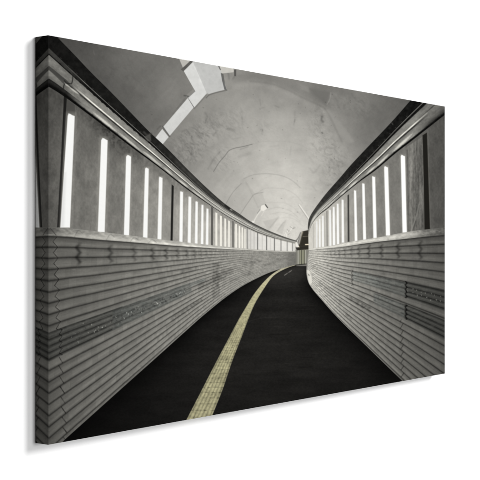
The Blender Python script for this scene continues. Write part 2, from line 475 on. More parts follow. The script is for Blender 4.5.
sv = 172 + 12 * np.clip((330 - Y) / 60, 0, 1) - fade * 33 * (1 - bars) ** 1.6
jit = fbm(q * 5 + 40, row * 1.4, 3)
gapm = np.exp(-(np.minimum(fr, 1 - fr) / 0.09) ** 2)
sv = sv - fade * gapm * 44 * (0.6 + 0.4 * np.cos(q * 2 * np.pi * 3 + 1)) + jit * 24 + fbm(X * .9, Y * .9, 2) * 24 + fbm(X * .12, Y * .12, 3) * 16
sv = sv - 24 * np.exp(-(q / 0.07) ** 2) - 30 * np.exp(-((1 - q) / 0.07) ** 2) * np.clip((Y - 280) / 30, 0, 1)
sv = sv + np.clip((275 - Y) / 10, 0, 1) * -22
put(sm, sv, tint=(1.03, 0.795))
far = np.clip((285 - Y) / 15, 0, 1) * sm
TB += (0.86 - TB) * far
REG[sm > 0.5] = R_STRIP

# ------------------------------------------------------------------ left side: lower wall of ribbed blocks
LL = curve((48.5, 235.6), (70, 236.8), (92, 239), (120, 241.2), (150, 243.6), (180, 246), (210, 248), (240, 249.6), (270, 251.2), (295, 252), (309, 252.2))
LT = curve((48.5, 227), (70, 228.2), (92, 230.6), (120, 234), (150, 237.8), (180, 241.4), (210, 244.8), (240, 248), (270, 250.3), (295, 251.2), (309, 251.4))

def block_wall(L, F, mask, base, pitch, seed, reg, rough, dark_panels, patches, s_scale):
    h = np.maximum(F - L, 1.0)
    t = (Y - L[None, :]) / h[None, :]
    k = t / pitch
    rowi = np.floor(k); fr = k - rowi
    px_row = (h * pitch)[None, :]
    aal = np.clip(px_row / 9.0, 0, 1)
    s = (s_scale / h)[None, :] + hash2(rowi, 0 * rowi, seed) * 3.0      # along the wall
    bi = np.floor(s)
    tone = 1 + (hash2(rowi, bi, seed + 1) - 0.5) * rough
    d0 = np.minimum(fr, 1 - fr)
    fine = np.clip(px_row / 3.2, 0, 1)
    prof = 1 - (0.31 + 0.08 * aal) * fine * np.exp(-(d0 / (0.10 + 0.06 * (1 - aal))) ** 2) + fine * (np.interp(fr, [0, .12, .4, .66, .86, 1], [-.12, -.09, 0.01, .07, .03, -.03]))
    v = base[None, :] * tone * prof
    ls = 2200.0 / h                                                     # log-free length along the wall
    v = v * (1 + 0.07 * fbm(np.broadcast_to(ls[None] * 0.9, t.shape), t * 60, 4) + 0.09 * fbm(np.broadcast_to(ls[None] * 0.5 + 50, t.shape), t * 150, 3))
    v = v + fbm(X * 0.8, Y * 0.8, 2) * 5
    tint_r = np.ones_like(v) * 1.013; tint_b = np.ones_like(v) * 0.952
    for (x0, x1, t0, t1, kk, sub, grn) in dark_panels:
        m = edge(X - x0, 2.0) * edge(x1 - X, 2.0) * edge((t - t0) * h[None], 1.2) * edge((t1 - t) * h[None], 1.2)
        m = m * np.clip((.78 if grn else 1.0) + .6 * fbm(X * .16 + 3, Y * .3, 3), .35 if grn else .8, 1)
        f4 = (t - t0) / (t1 - t0) * sub
        f4 = f4 - np.floor(f4)
        sub_l = 1 - (0.45 if grn == 0 else .30) * np.exp(-((f4 - 0.15) / 0.18) ** 2) + (0.22 if grn == 0 else .1) * np.exp(-((f4 - 0.62) / 0.16) ** 2)
        vv = base[None, :] * kk * sub_l * (1 + (.2 if grn else .1) * fbm(X * .7, Y * .7, 3))
        v = v + (vv - v) * m * 0.9
        tint_r = tint_r + (1 - 0.018 * grn - tint_r) * m; tint_b = tint_b + (0.952 + 0.01 * grn - tint_b) * m
    for (x0, x1, t0, t1, kk) in patches:
        m = edge(X - x0, 2.2) * edge(x1 - X, 2.2) * edge((t - t0) * h[None], 1.2) * edge((t1 - t) * h[None], 1.2) * np.clip(.7 + 1.1 * fbm(X * .35 + 8, Y * .5, 3), .15, 1.15)
        v = v * (1 + (kk - 1) * m * (0.75 + 0.5 * (vnoise(X * .6, Y * .6) + .5)))
    put(mask, v)
    TR[:] += (tint_r - TR) * mask; TB[:] += (tint_b - TB) * mask
    REG[mask > 0.5] = reg
    return t, rowi, fr, h

lmask = edge(Y - LL[None, :]) * edge(LF[None, :] - Y) * edge(297.5 - X, .8) 
lbase = lin((48, 88), (56, 98), (70, 102), (92, 108), (120, 116), (150, 126), (180, 136), (210, 146), (240, 152), (265, 152), (285, 140), (300, 112))
t, rowi, fr, hL = block_wall(LL, LF, lmask, lbase, 0.0515, 3, R_LWALL, 0.09,
    [(40, 122, 0.442, 0.577, 0.68, 4.5, 0), (112, 191, 0.445, 0.575, 0.76, 3, 1), (190, 205, 0.452, 0.505, 0.9, 2, 1)],
    [(181, 198, 0.26, 0.31, 0.80), (198, 226, 0.49, 0.60, 0.84), (172, 202, 0.72, 0.785, 0.80), (212.5, 219, 0.25, 0.86, 0.80),
     (219, 234, 0.42, 0.55, 0.87), (243, 262, 0.36, 0.44, 0.85), (250, 253, 0.22, 0.62, 0.85), (262, 275, 0.55, 0.64, 0.86),
     (224, 246, 0.70, 0.76, 0.88), (246, 251, 0.6, 0.8, 0.88), (120, 150, 0.955, 1.0, 0.9), (150, 158, 0.10, 0.16, 0.9), (250, 290, 0.12, 0.2, 0.93),
     (276, 290, 0.4, 0.48, 0.9)], 5200.0)
# lower part a little darker near the floor at the picture's edge
mul(lmask * np.clip((95 - X) / 60, 0, 1) * np.clip((t - 0.55) / 0.45, 0, 1), 0.88)
G += lmask * np.clip((X - 175) / 50, 0, 1) * fbm(X * .4 + 4, Y * 1.0, 3) * 22
# soft dark line under the ledge
sl_ = lmask * np.exp(-np.maximum(t, 0) / 0.012); mul(sl_, 0.62)
# the zigzag joint near the left edge
zz = np.where(t < 0.445, 52.2 + 4.6 * np.abs(2 * fr - 1) + 3.6 * t / 0.445, np.where(t < 0.578, 58.6 + 3.2 * np.abs(2 * ((t * 33) % 1) - 1), 57.6 + 4.2 * fr + (t - 0.58) * 12))
wj = np.where(t < 0.578, 0.55, 0.42)
mul(lmask * np.exp(-((X - zz) / wj) ** 2) * (t > 0.0), np.clip(0.55 + .5 * fbm(X * .4, Y * .25, 2), .3, .9))
mul(lmask * np.exp(-((X - zz - 1.0) / 0.5) ** 2) * (t > 0.0) * (t < .578), 1.10)
# dark smudged chevron joints in the three top rows
for i, xc in enumerate((78, 110, 134, 152.4, 166, 177.4, 186.8, 194.4, 200.8, 206.4, 211.4, 215.8, 220, 223.6, 227)):
    a = max(0.2, 1 - i * 0.075) * rng.uniform(.6, 1.1); sg = max(0.6, 2.0 - i * 0.13)
    xx = xc + sg * 0.9 * (1 - np.abs(2 * fr - 1)) * 2 - sg
    mul(lmask * np.exp(-((X - xx) / sg) ** 2) * np.clip((t - 0.02) * 40, 0, 1) * np.clip((0.152 - t) * 40, 0, 1), 1 - 0.42 * a)
    xx2 = xc + 1.4 * sg
    mul(lmask * np.exp(-((X - xx2 - sg) / sg) ** 2) * (t > .02) * (t < .15), 1.05)
# glints in the dark panel
for k in range(110):
    gx = 64 + (rng.random() ** 0.9) * 122
    i = int(np.searchsorted(xs, gx)); tt = 0.522 + rng.normal(0, .017)
    gy = LL[i] + tt * (LF[i] - LL[i])
    stroke([(gx, gy), (gx + rng.uniform(-.5, .9), gy + rng.uniform(-.9, 1.3))], rng.uniform(.24, .42), rng.choice([140, 165, 190, 48, 48, 40, 70]), 0.75)
# scuffs: pale scratches along the rows
for k in range(120):
    gx = rng.uniform(60, 235); i = int(np.searchsorted(xs, gx)); tt = rng.uniform(.04, .98)
    gy = LL[i] + tt * (LF[i] - LL[i]); g2 = min(gx + rng.uniform(.5, 4), 240); j = int(np.searchsorted(xs, g2)); gy2 = LL[j] + tt * (LF[j] - LL[j])
    sl, al = stroke_alpha([(gx, gy), (g2, gy2)], rng.uniform(.2, .4)); mul(al, rng.choice([0.9, 1.07, 1.1]), sl)

# ------------------------------------------------------------------ left side: window band
LC = soften(curve((48.5, 86), (56, 90.5), (92, 116.6), (112, 131.8), (136, 150.2), (150, 160.4), (163, 170.2), (180, 183.6), (195, 194.6), (210, 205), (226, 215.4), (247.5, 227.6), (258, 232.2), (270, 236.4), (285, 240.3), (297, 243), (309, 244.5)))
wm = band(LC, LT) * edge(296.6 - X, .6)
wb = lin((48, 82), (56, 90), (63, 92), (75, 106), (90, 112), (110, 112), (130, 118), (150, 134), (165, 142), (185, 154), (205, 166), (225, 176), (240, 182), (262, 190), (296, 196))
wv = np.broadcast_to(wb[None], G.shape) + fbm(X * .22, Y * .12, 4) * 15 + fbm(X * .8, Y * .5, 3) * 9
yrel = (Y - LC[None]) / np.maximum(LT - LC, 1)[None]
wv = wv * (0.90 + 0.14 * np.clip(yrel * 2.2, 0, 1))
put(wm, wv, tint=(1.015, 0.955))
REG[wm > 0.5] = R_LWIN
# dark stain under the cornice
mul(wm * np.exp(-((X - 112) / 26) ** 2) * np.clip(1 - (Y - LC[None]) / 22, 0, 1) * (0.5 + 1.2 * np.clip(fbm(X * .45, Y * .45, 4) + .2, 0, 1)), 0.62)
mul(wm * np.clip(1 - (Y - LC[None] - 2) / 14, 0, 1) * (np.clip(fbm(X * .5 + 7, Y * .3, 3), -.3, .3) + .3), 0.86)
# first frame (dark) and lit openings
fill([(63.4, 95), (66.4, 97.4), (62.6, 160), (59.4, 227), (56.6, 227), (60.4, 160)], 30, .7)
fill([(66.6, 98), (74.5, 104.5), (74.6, 117), (67.6, 112.6), (61, 200), (60.0, 226), (59.4, 226), (62.8, 160)], 72, 1.0, a=.85)
def slit(xt0, xt1, ytop, xb0, xb1, ybot, val=253):
    """a tall lit opening: ragged top where the blind hangs, light bleeding a little into the reveal"""
    w = xt1 - xt0
    r = rng.uniform(-.12, .12)
    e = .22; xt0 -= e; xb0 -= e; xt1 += e; xb1 += e
    sl, al = poly([(xt0, ytop), (xt1, ytop), (xb1, ybot), (xb0, ybot)], max(2.2, w * 1.1)); put(al * .34, 240, sl)
    sl, al = stroke_alpha([((xt0 + xt1) / 2, ytop + 6), ((xb0 + xb1) / 2, ybot - 2)], 2.2 + w); mul(al, 1.07, sl)
    fill([(xt0, ytop + w * .32), (xt0 + w * (.22 + r), ytop - w * .06), (xt0 + w * (.5 + r), ytop + w * .04), (xt0 + w * (.78 + r), ytop + w * .22), (xt1, ytop + w * .34), (xb1, ybot), (xb0, ybot)], val, .8, tint=(1.0, 0.99))
    stroke([(xt1 + .9, ytop + 2), (xb1 + .9, ybot)], 0.45, 84, 0.14, smooth=False)
    stroke([(xt0 - 1, ytop + 2), (xb0 - 1, ybot)], 0.5, 92, 0.14, smooth=False)
slit(67.4, 74, 113, 60, 69.2, 227.2)
sl, al = poly([(63.5, 172), (65.6, 172), (63.4, 227), (59.4, 227)], 2.8); mul(al, 0.93, sl)
slit(101, 107, 137.6, 97.6, 104, 231.8)
slit(126, 130.6, 154.6, 123.8, 128.5, 235.2)
slit(145, 148.2, 167.2, 143, 146.8, 237.6)
slit(159, 162, 176.4, 157.5, 160.8, 239.4)
fill([(171.4, 184), (173.6, 185.6), (172.4, 241), (170.2, 241)], 34, .6)
slit(180.2, 182.6, 191, 179.4, 182, 242.2)
slit(188.6, 190.8, 196.2, 187.8, 190.2, 243.2)
slit(195.6, 197.4, 201, 195, 197, 244)
slit(201.6, 203, 204.4, 201, 202.8, 244.6)
slit(206.6, 208, 208.2, 206, 207.8, 245.2)
fill([(210.8, 206), (213, 207.4), (212.8, 246), (210.8, 246)], 92, .6)
for xx, ww in ((216.2, 1.0), (220.8, 1.0), (225.1, .9), (228.9, .85)):
    i = int(np.searchsorted(xs, xx)); fill([(xx - ww, LC[i] + 3), (xx + ww, LC[i] + 3.6), (xx + ww, LT[i]), (xx - ww, LT[i])], 240, .7)
fill([(232, 220.4), (233.8, 221.2), (233.8, 248), (232, 248)], 110, .6)
for xx, ww in ((236, .85), (239.4, .8), (242.2, .7), (244.9, .6)):
    i = int(np.searchsorted(xs, xx)); fill([(xx - ww, LC[i] + 2), (xx + ww, LC[i] + 2.4), (xx + ww, LT[i]), (xx - ww, LT[i])], 242, .7)
# further off the openings close up into bright panes between mullions
pm = band(LC + 1.0, LT - 0.2, .8) * edge(X - 246.4, .6) * edge(294.8 - X, .6)
put(pm, 226 + fbm(X * .4, Y * .4, 2) * 8 - 16 * np.clip((262 - X) / 15, 0, 1), tint=(1.012, 0.97))
for xx, vv in ((247.4, 130), (250.6, 190), (254, 188), (257.6, 92), (262.2, 196), (266.6, 84), (270.4, 205), (274.4, 98), (281, 118), (287.2, 132), (292.6, 128)):
    i = int(np.searchsorted(xs, xx)); stroke([(xx, LC[i] + .5), (xx, LT[i])], 0.5, vv, .9)
# ledge under the openings
lm = band(LT, LL) * edge(296.6 - X, .6)
lv = lin((48, 92), (56, 108), (64, 136), (80, 158), (100, 174), (130, 184), (165, 192), (200, 202), (240, 204), (296, 190))
yl = (Y - LT[None]) / np.maximum(LL - LT, .6)[None]
put(lm, lv[None] * (0.90 + 0.18 * np.exp(-((yl - .75) / .22) ** 2)) + fbm(X * .3, Y * .6, 4) * 24, tint=(1.012, .955))
stroke([(49, 234.6), (60, 234.8), (75, 236.0), (92, 237.8), (110, 239.2), (150, 242.4)], 0.5, 190, 0.45)
for xx in (60, 67, 100, 107, 127, 146, 160, 181, 190):           # light falling through onto the ledge
    i = int(np.searchsorted(xs, xx)); sl, al = stroke_alpha([(xx, LT[i] + .8), (xx + 3, LT[i] + 2.6), (xx + 7, LT[i] + 5)], 1.3); mul(al * lm[sl], 1.13, sl)
for xx in (78, 110, 134, 152):
    i = int(np.searchsorted(xs, xx)); sl, al = stroke_alpha([(xx - 4, LL[i] - 1), (xx, LT[i] + 1.4), (xx + 4, LT[i] + 4)], .5); mul(al, .88, sl)
REG[lm > 0.5] = R_LWIN
stroke([(49, 235.8), (70, 237), (92, 239.2), (120, 241.4), (150, 243.8), (180, 246.2), (210, 248.2)], 0.55, 62, 0.8, w1=0.3)
stroke([(44, 236), (48.4, 229), (50, 228.2), (55.5, 234.8)], 0.45, 52, 0.7, smooth=False)

# ------------------------------------------------------------------ left side: cornice, cable tray and dark beam
LBt = soften(curve((48.5, 27), (57.2, 36.4), (70, 49.6), (92, 72.8), (109.4, 90), (130, 111.4), (150, 132), (163.5, 144.4), (188.6, 170), (210, 190.6), (226, 204.4), (240, 213.9), (250, 220.9), (265, 228.7), (285, 236.8), (296, 240.3), (309, 243.5)))
LBb = soften(curve((48.5, 47), (92, 88.4), (110, 104.8), (130, 122.8), (150, 140.8), (165, 155), (181, 170), (195, 183.2), (210, 196.4), (226, 208.4), (240, 216.6), (250, 222.6), (265, 230), (285, 238), (296, 241.2), (309, 244.2)))
cm = band(LBb, LC) * edge(297 - X, .6)
u = (Y - LBb[None]) / np.maximum(LC - LBb, .5)[None]
# profile across the cornice, nearest to farthest: dark gap, upper metal, ridge line, lower metal, bright lip, black shadow gap
pu = np.array([0, .012, .03, .06, .13, .165, .19, .30, .42, .455, .475, .50, .56, .60, .66, .74, .80, .86, .905, .93, 1.0])
pun = np.array([0, .012, .03, .13, .145, .175, .185, .30, .45, .462, .50, .56, .575, .60, .70, .775, .79, .84, .90, .94, 1.0])
p_near = np.array([24, 66, 62, 56, 26, 24, 112, 124, 116, 78, 64, 66, 128, 126, 112, 106, 34, 44, 26, 14, 12.])
pum = np.array([0, .014, .032, .05, .12, .15, .17, .30, .44, .455, .49, .505, .515, .55, .575, .60, .72, .80, .90, .93, 1.0])
p_mid = np.array([24, 132, 100, 20, 18, 24, 124, 138, 138, 218, 248, 222, 120, 48, 46, 116, 132, 142, 150, 14, 10.])
p_far = np.array([30, 130, 120, 84, 96, 146, 156, 162, 168, 216, 232, 200, 116, 104, 156, 172, 178, 186, 160, 60, 50.])
gn = np.interp(u, pun, p_near); gm_ = np.interp(u, pum, p_mid); gf = np.interp(u, pu, p_far)
a1 = np.clip((X - 66) / 22, 0, 1); a2 = np.clip((X - 165) / 60, 0, 1)
gv = gn * (1 - a1) + gm_ * a1; gv = gv * (1 - a2) + gf * a2
gv = gv * (1 + .18 * fbm((X + Y * .9) * .12, u * 9, 4)) + fbm(X * .7, Y * .7, 2) * 9
put(cm, gv.astype(np.float32), tint=(1.01, .955))
REG[cm > 0.5] = R_LCORN
# polished lengths catching the light on the lower lip
def lip(x0, x1, c0, c1, w, val, a):
    f = np.linspace(0, 1, 13)
    i = np.clip(np.searchsorted(xs, x0 + (x1 - x0) * f), 0, W_ - 1)
    yy = LBb[i] + (c0 + (c1 - c0) * f) * (LC[i] - LBb[i]); xx = x0 + (x1 - x0) * f
    ww = .72 * w * np.sqrt(np.clip(np.sin(np.pi * (0.06 + 0.88 * f)), .08, 1))
    acc = None
    for k in range(12):
        sl, al = stroke_alpha([(xx[k], yy[k]), (xx[k + 1], yy[k + 1])], ww[k], ww[k + 1], False)
        put(np.clip(al * 1.5, 0, 1) * a * (0.35 + 0.65 * math.sin(math.pi * (k + .5) / 12)) * .6, val, sl)
lip(62, 70, .62, .58, .7, 196, .8); lip(69, 79, .60, .57, 1.0, 205, .85)
lip(93, 116, .80, .84, 1.5, 226, .95); lip(118, 140, .80, .84, 1.3, 212, .9); lip(143, 161, .78, .82, 1.2, 214, .9)
lip(163, 173, .78, .8, 1.0, 215, .8); lip(178, 188, .78, .8, .9, 222, .8); lip(192, 206, .78, .8, .8, 222, .75); lip(210, 240, .7, .7, .6, 215, .6)
# brackets and notches of the tray, near the corner
fill([(49, 65.8), (56, 72), (64, 79.6), (64, 84), (56, 76), (49, 69.6)], 70, .9, a=.9)
stroke([(64, 79.8), (66.4, 82.4), (70.6, 82.8), (72, 79.4), (72.4, 74.6)], .55, 34, .9)
stroke([(62.6, 90), (63.4, 84.6), (64.2, 83)], .6, 40, .9)
for k in range(13):
    xx = 60 + k * 6.6 + rng.uniform(-1.4, 1.4)
    lip(xx, xx + rng.uniform(1.6, 3.2), .145, .15, .6, 18, .9)
for k in range(7):
    q0 = rng.uniform(96, 180); lip(q0, q0 + .9, .16, .22, .5, 180, .35)
lip(50, 150, .925, .93, 1.2, 12, .95); lip(150, 215, .945, .95, .8, 18, .9); lip(215, 292, .93, .95, .6, 76, .7)
# the beam itself
bm = band(LBt, LBb) * edge(297 - X, .6)
bv = lin((48, 22), (90, 26), (140, 28), (165, 36), (190, 52), (215, 54), (235, 60), (260, 70), (297, 74))
put(bm, bv[None] + fbm(X * .3, Y * .3, 4) * 10, tint=(1.01, .95))
REG[bm > 0.5] = R_LCORN
ub = (Y - LBt[None]) / np.maximum(LBb - LBt, .5)[None]
mul(bm * np.clip((X - 150) / 30, 0, 1) * np.exp(-((ub - .5) / .2) ** 2), 1.25)
stroke([(143.6, 131.4), (147, 134.2), (151, 133)], 1.0, 70, .7); fill([(143.5, 136), (150, 133.6), (151, 140), (147, 141)], 104, 1.0, a=.6)
stroke([(225, 205.2), (227, 206.6), (229, 208.2)], 1.0, 30, .8); stroke([(230.4, 209), (231.6, 209.8)], .6, 176, .7)
for k in range(14):
    gx = 60 + k * 8; i = int(np.searchsorted(xs, gx)); stroke([(gx, LBb[i] - 1.3), (gx + .8, LBb[i] - .6)], .35, 66, .6)

# ------------------------------------------------------------------ far end of the tunnel
fill([(296.4, 244), (300, 236), (303, 231), (309.4, 229.6), (310, 266), (296.4, 266)], 118, .7, reg=R_END)
fill([(302, 231.4), (304.6, 230.8), (310, 229.6), (310, 250), (297, 250), (298.8, 245.6), (300.6, 239)], 52, .8, tint=(1.05, .88), reg=R_END)
stroke([(300.6, 232.6), (298.4, 237.6), (295.8, 240.8)], .6, 96, .8)
stroke([(302.4, 232), (300.8, 236.6), (299, 243.4)], .75, 172, .85)
stroke([(303, 236.4), (309, 235.9)], .35, 112, .7)
fill([(303.4, 237.2), (309.4, 236.8), (309.4, 243.4), (305, 244), (302, 246.4), (300.6, 244)], 46, .8, tint=(1.06, .86), a=.8)
stroke([(305.6, 244.4), (310, 244.2)], .55, 250, .95, smooth=False)
fill([(295.4, 242.4), (297.2, 241.8), (298.4, 245), (299.8, 247.4), (297, 247.2), (295.4, 245.6)], 232, .8, reg=R_END)
fill([(295.6, 247.4), (309.4, 246), (309.4, 249.4), (297, 251.2)], 44, .7, a=.85)
fill([(296, 250.4), (309, 249.2), (309.2, 264.6), (296, 265.2)], 150, .8, tint=(1.01, .93), reg=R_END)
fill([(299.6, 250.2), (305, 249.6), (305, 264.2), (299.6, 264.6)], 128, .9, tint=(1.0, .84), a=.75)
for xx, w, v_ in ((296.4, 1.0, 118), (298.6, .4, 168), (299.6, .35, 92), (300.4, .4, 176), (301.5, .55, 66), (302.6, .3, 150), (303.2, .35, 178), (304.2, .5, 72), (305.6, .4, 186), (306.6, .4, 108), (308, .9, 118)):
    stroke([(xx, 250.4), (xx + rng.uniform(-.2, .2), 257), (xx, 264)], w, v_, .7)
stroke([(296, 265), (303, 264.2), (308.4, 263.8)], .5, 26, .85)
fill([(288, 252.2), (297, 252.2), (296.6, 264.8), (288, 266.6)], 100, 2.2, a=.35)

# ------------------------------------------------------------------ right side
RBt = soften(curve((308.0, 224), (308.8, 219.4), (310.4, 215.4), (313, 211), (321, 199.8), (325, 194.6), (340, 177.4), (350, 165.6), (360, 154.8), (395, 117.8), (410, 100.6), (445, 62)), 330)
RBb = soften(curve((308.0, 231.5), (309.2, 227.4), (311.2, 220.2), (317, 210.8), (327, 200), (340, 187), (358, 168.6), (375, 150.8), (395, 129.6), (410, 114.4), (428, 97), (445, 80.6)), 330)
RC = soften(curve((308.0, 236), (309, 232.4), (310.8, 227), (313, 222.4), (320, 214.2), (327, 208.8), (337, 200), (360, 181.2), (375, 170.4), (397.5, 151.4), (410, 141.9), (445, 114.4)), 330)
RT = curve((308, 249.0), (320, 247.4), (330, 245.8), (345, 242.8), (356, 240.8), (375, 237.8), (388, 235.6), (404, 232.4), (420, 230), (445, 227.6))
RL = curve((308, 250.2), (320, 249), (340, 247), (360, 244.1), (380, 241.5), (410, 238.3), (428, 236.4), (445, 234.8))
fx = np.array([306.6, 307.4, 308.9, 311.9, 315.8, 322, 330.6, 340, 365.4, 391, 402.4, 445.4], float)
fy = np.array([274, 278, 283, 288, 293, 300, 310, 320, 345, 370, 381, 424], float)
RF = pchip(fx, fy, xs)
rin = edge(X - XB)                                               # everything right of the wall's near edge
rmask = rin * edge(Y - RL[None, :])
rbase = lin((306, 190), (314, 194), (325, 182), (340, 158), (360, 132), (380, 116), (400, 104), (420, 95), (445, 84))
t, rowi, fr, hR = block_wall(RL, RF, rmask, rbase, 0.0492, 11, R_RWALL, 0.08,
    [(405.5, 460, 0.295, 0.405, 0.66, 3.6, 0), (404.5, 460, 0.452, 0.555, 0.64, 3.6, 0), (376, 405.5, 0.30, 0.40, 0.84, 3, 1), (353, 378, 0.30, 0.40, 0.95, 3, 1), (374, 404.5, 0.455, 0.55, 0.86, 3, 1)],
    [(347, 371, 0.60, 0.655, 0.78), (318, 332, 0.66, 0.78, 0.88), (311, 319, 0.32, 0.5, 0.90), (326, 352, 0.50, 0.55, 0.9), (331, 333, 0.3, 0.55, 0.84),
     (345, 352, 0.82, 0.88, 0.86), (378, 386, 0.25, 0.30, 0.92), (335, 341, 0.72, 0.8, 0.88)], 5200.0)
mul(rmask * np.exp(-np.maximum(t, 0) / 0.012), 0.66)
G += rmask * np.clip((352 - X) / 30, 0, 1) * fbm(X * .55 + 4, Y * 1.1, 3) * 34
for i, xc in enumerate((420.4, 398.2, 381.6, 369, 359, 351.4, 345, 339.4, 334.8, 330.8, 327.4)):
    a = max(0.22, 1 - i * 0.08) * rng.uniform(.65, 1.1); sg = max(0.6, 1.7 - i * 0.12)
    xx = xc + sg * (1 - np.abs(2 * fr - 1)) * 1.6 - sg * .8
    mul(rmask * np.exp(-((X - xx) / sg) ** 2) * np.clip((t - 0.01) * 40, 0, 1) * np.clip((0.15 - t) * 40, 0, 1), 1 - 0.42 * a)
# joints: toothed above, slanted below
zr = 405.4 + 1.8 * np.abs(2 * ((t * 33) % 1) - 1)
mul(rmask * np.exp(-((X - zr) / .9) ** 2) * (((t > .29) & (t < .41)) | ((t > .45) & (t < .555))), 0.35)
zr2 = 353.4 - 1.6 * np.sin(fr * np.pi)
mul(rmask * np.exp(-((X - zr2) / .5) ** 2) * (t > .28) * (t < .47), 0.6)
zr3 = 403.4 - 3.0 * fr + (t - .6) * 2
mul(rmask * np.exp(-((X - zr3) / .4) ** 2) * (t > .57), 0.62)
for k in range(16):
    gx = 408 + (k // 2) * 4.6 + rng.uniform(-1, 1); i = min(int(np.searchsorted(xs, gx)), W_ - 1)
    tt = (0.335 if k % 2 else 0.36) + rng.uniform(-.008, .008); gy = RL[i] + tt * (RF[i] - RL[i])
    stroke([(gx, gy), (gx + rng.uniform(-.2, .5), gy + rng.uniform(.2, .9))], rng.uniform(.28, .42), rng.choice([140, 165, 125]), .65)
for k in range(90):
    gx = rng.uniform(312, 440); i = int(np.searchsorted(xs, gx)); tt = rng.uniform(.04, .98)
    gy = RL[i] + tt * (RF[i] - RL[i]); g2 = min(gx + rng.uniform(.5, 4), 444); j = min(int(np.searchsorted(xs, g2)), W_ - 1); gy2 = RL[j] + tt * (RF[j] - RL[j])
    sl, al = stroke_alpha([(gx, gy), (g2, gy2)], rng.uniform(.2, .4)); mul(al * rmask[sl], rng.choice([0.9, 1.06, 1.1]), sl)
# bright foot of the wall where it turns out of sight, dark rim at the bend
fill([(307.2, 270.5), (309, 270), (311.8, 277), (312.2, 283), (310, 284.4), (308.2, 279)], 226, .9, a=.9)
stroke([(308.6, 274.2), (309.2, 275.6)], .5, 90, .7)
stroke([(308.4, 251), (307.9, 256), (307.3, 262), (306.9, 269)], .7, 120, .6)

# right window band
wm = band(RC, RT) * rin
wb = lin((306, 206), (316, 202), (328, 188), (340, 170), (355, 148), (368, 130), (384, 119), (400, 110), (412, 106), (422, 98), (430, 84), (445, 76))
wv = np.broadcast_to(wb[None], G.shape) + fbm(X * .22, Y * .10, 4) * 12 + fbm(X * .8, Y * .5, 3) * 8
put(wm, wv, tint=(1.015, .955))
REG[wm > 0.5] = R_RWIN
slit(401.2, 405, 154.6, 403, 406.8, 232.4)
slit(384.6, 388, 166, 386.4, 390, 235.4)
slit(372.6, 375, 176, 373.8, 376.6, 237.8)
slit(362.6, 364.4, 183, 363.6, 366, 239.6)
slit(354.4, 356, 190, 355.2, 357.2, 240.8)
fill([(347.6, 195), (349.2, 194), (349.6, 241.4), (347.8, 241.8)], 62, .6)
slit(342, 343.4, 199.4, 342.2, 344, 242.4, 246); slit(337.2, 338.4, 203.4, 337.4, 339, 244, 246)
slit(333.2, 334.4, 206.6, 333.4, 335, 245, 246); slit(329.6, 330.6, 209.6, 329.8, 331.2, 245.6, 244)
fill([(326.4, 211), (327.6, 210), (327.8, 246), (326.6, 246.2)], 132, .6)
slit(322.4, 323.4, 215.6, 322.6, 323.8, 246.6, 238); slit(319.4, 320.2, 218.6, 319.4, 320.4, 247, 236); slit(316.4, 317.2, 221, 316.4, 317.2, 247.4, 232)
stroke([(313.6, 224), (313.6, 248)], .5, 176, .8); stroke([(325, 213), (325, 246)], .5, 160, .6)
# streaked column and dark frame at the right edge
sl = win(405, 120, 445, 236)
cx_ = X[sl]; st = fbm(cx_ * .9, Y[sl] * .06, 4) * 30 + fbm(cx_ * 1.1 + 9, Y[sl] * .35, 3) * 20
cmk = edge(cx_ - (406.4 + (Y[sl] - 155) * .02), 1) * edge(423.4 - cx_, 1) * wm[sl]
G[sl] += st * cmk + cmk * 22 * np.exp(-((cx_ - 411) / 2.6) ** 2) * np.clip((215 - Y[sl]) / 50, .2, 1)
stroke([(407.6, 150), (408.2, 190), (409, 231)], .8, 66, .45)
stroke([(411.6, 231), (414.6, 222), (417.6, 212), (419, 204)], .7, 150, .45); stroke([(413, 230), (416, 221)], .6, 60, .5)
fill([(405, 143.4), (427, 129.4), (427.4, 133), (421, 137.4), (405.6, 147.4)], 92, .9, a=.8)
fill([(422.8, 134.8), (427.2, 132), (428.2, 160), (430.2, 228.8), (424.8, 229.8), (424, 180)], 30, .7, tint=(1.04, .9))
stroke([(428, 130), (428.6, 160), (430.8, 227)], .5, 110, .4)
# right ledge
lm = band(RT, RL) * rin
lv = lin((306, 212), (330, 212), (360, 206), (390, 196), (405, 184), (415, 158), (425, 120), (445, 84))
yl = (Y - RT[None]) / np.maximum(RL - RT, .6)[None]
put(lm, lv[None] * (0.90 + 0.16 * np.exp(-((yl - .45) / .3) ** 2)) + fbm(X * .35, Y * .7, 4) * 30, tint=(1.012, .955))
REG[lm > 0.5] = R_RWIN
stroke([(445, 235), (428, 236.6), (410, 238.6), (380, 241.8), (360, 244.4)], .5, 56, .7, w1=.35)

# right cornice
cm = band(RBb, RC) * rin
u = (Y - RBb[None]) / np.maximum(RC - RBb, .5)[None]
p_edge = np.array([22, 90, 96, 92, 94, 104, 108, 100, 76, 66, 110, 118, 116, 108, 100, 92, 84, 70, 50, 20, 12.])
gm_ = np.interp(u, pum, p_mid * .95); ge = np.interp(u, [0, .012, .03, .045, .15, .18, .30, .40, .42, .45, .47, .56, .64, .74, .84, .90, .94, 1.0], [22, 84, 84, 24, 22, 96, 108, 100, 74, 72, 112, 118, 108, 94, 74, 50, 16, 12.]); gf = np.interp(u, pu, p_far)
a2 = np.clip((345 - X) / 24, 0, 1); a3 = np.clip((X - 414) / 16, 0, 1)
gv = gm_ * (1 - a3) + ge * a3; gv = gv * (1 - a2) + gf * a2
gv = gv * (1 + .18 * fbm((X - Y * .9) * .12, u * 9 + 30, 4)) + fbm(X * .7 + 5, Y * .7, 2) * 9
put(cm, gv.astype(np.float32), tint=(1.01, .955))
REG[cm > 0.5] = R_RCORN
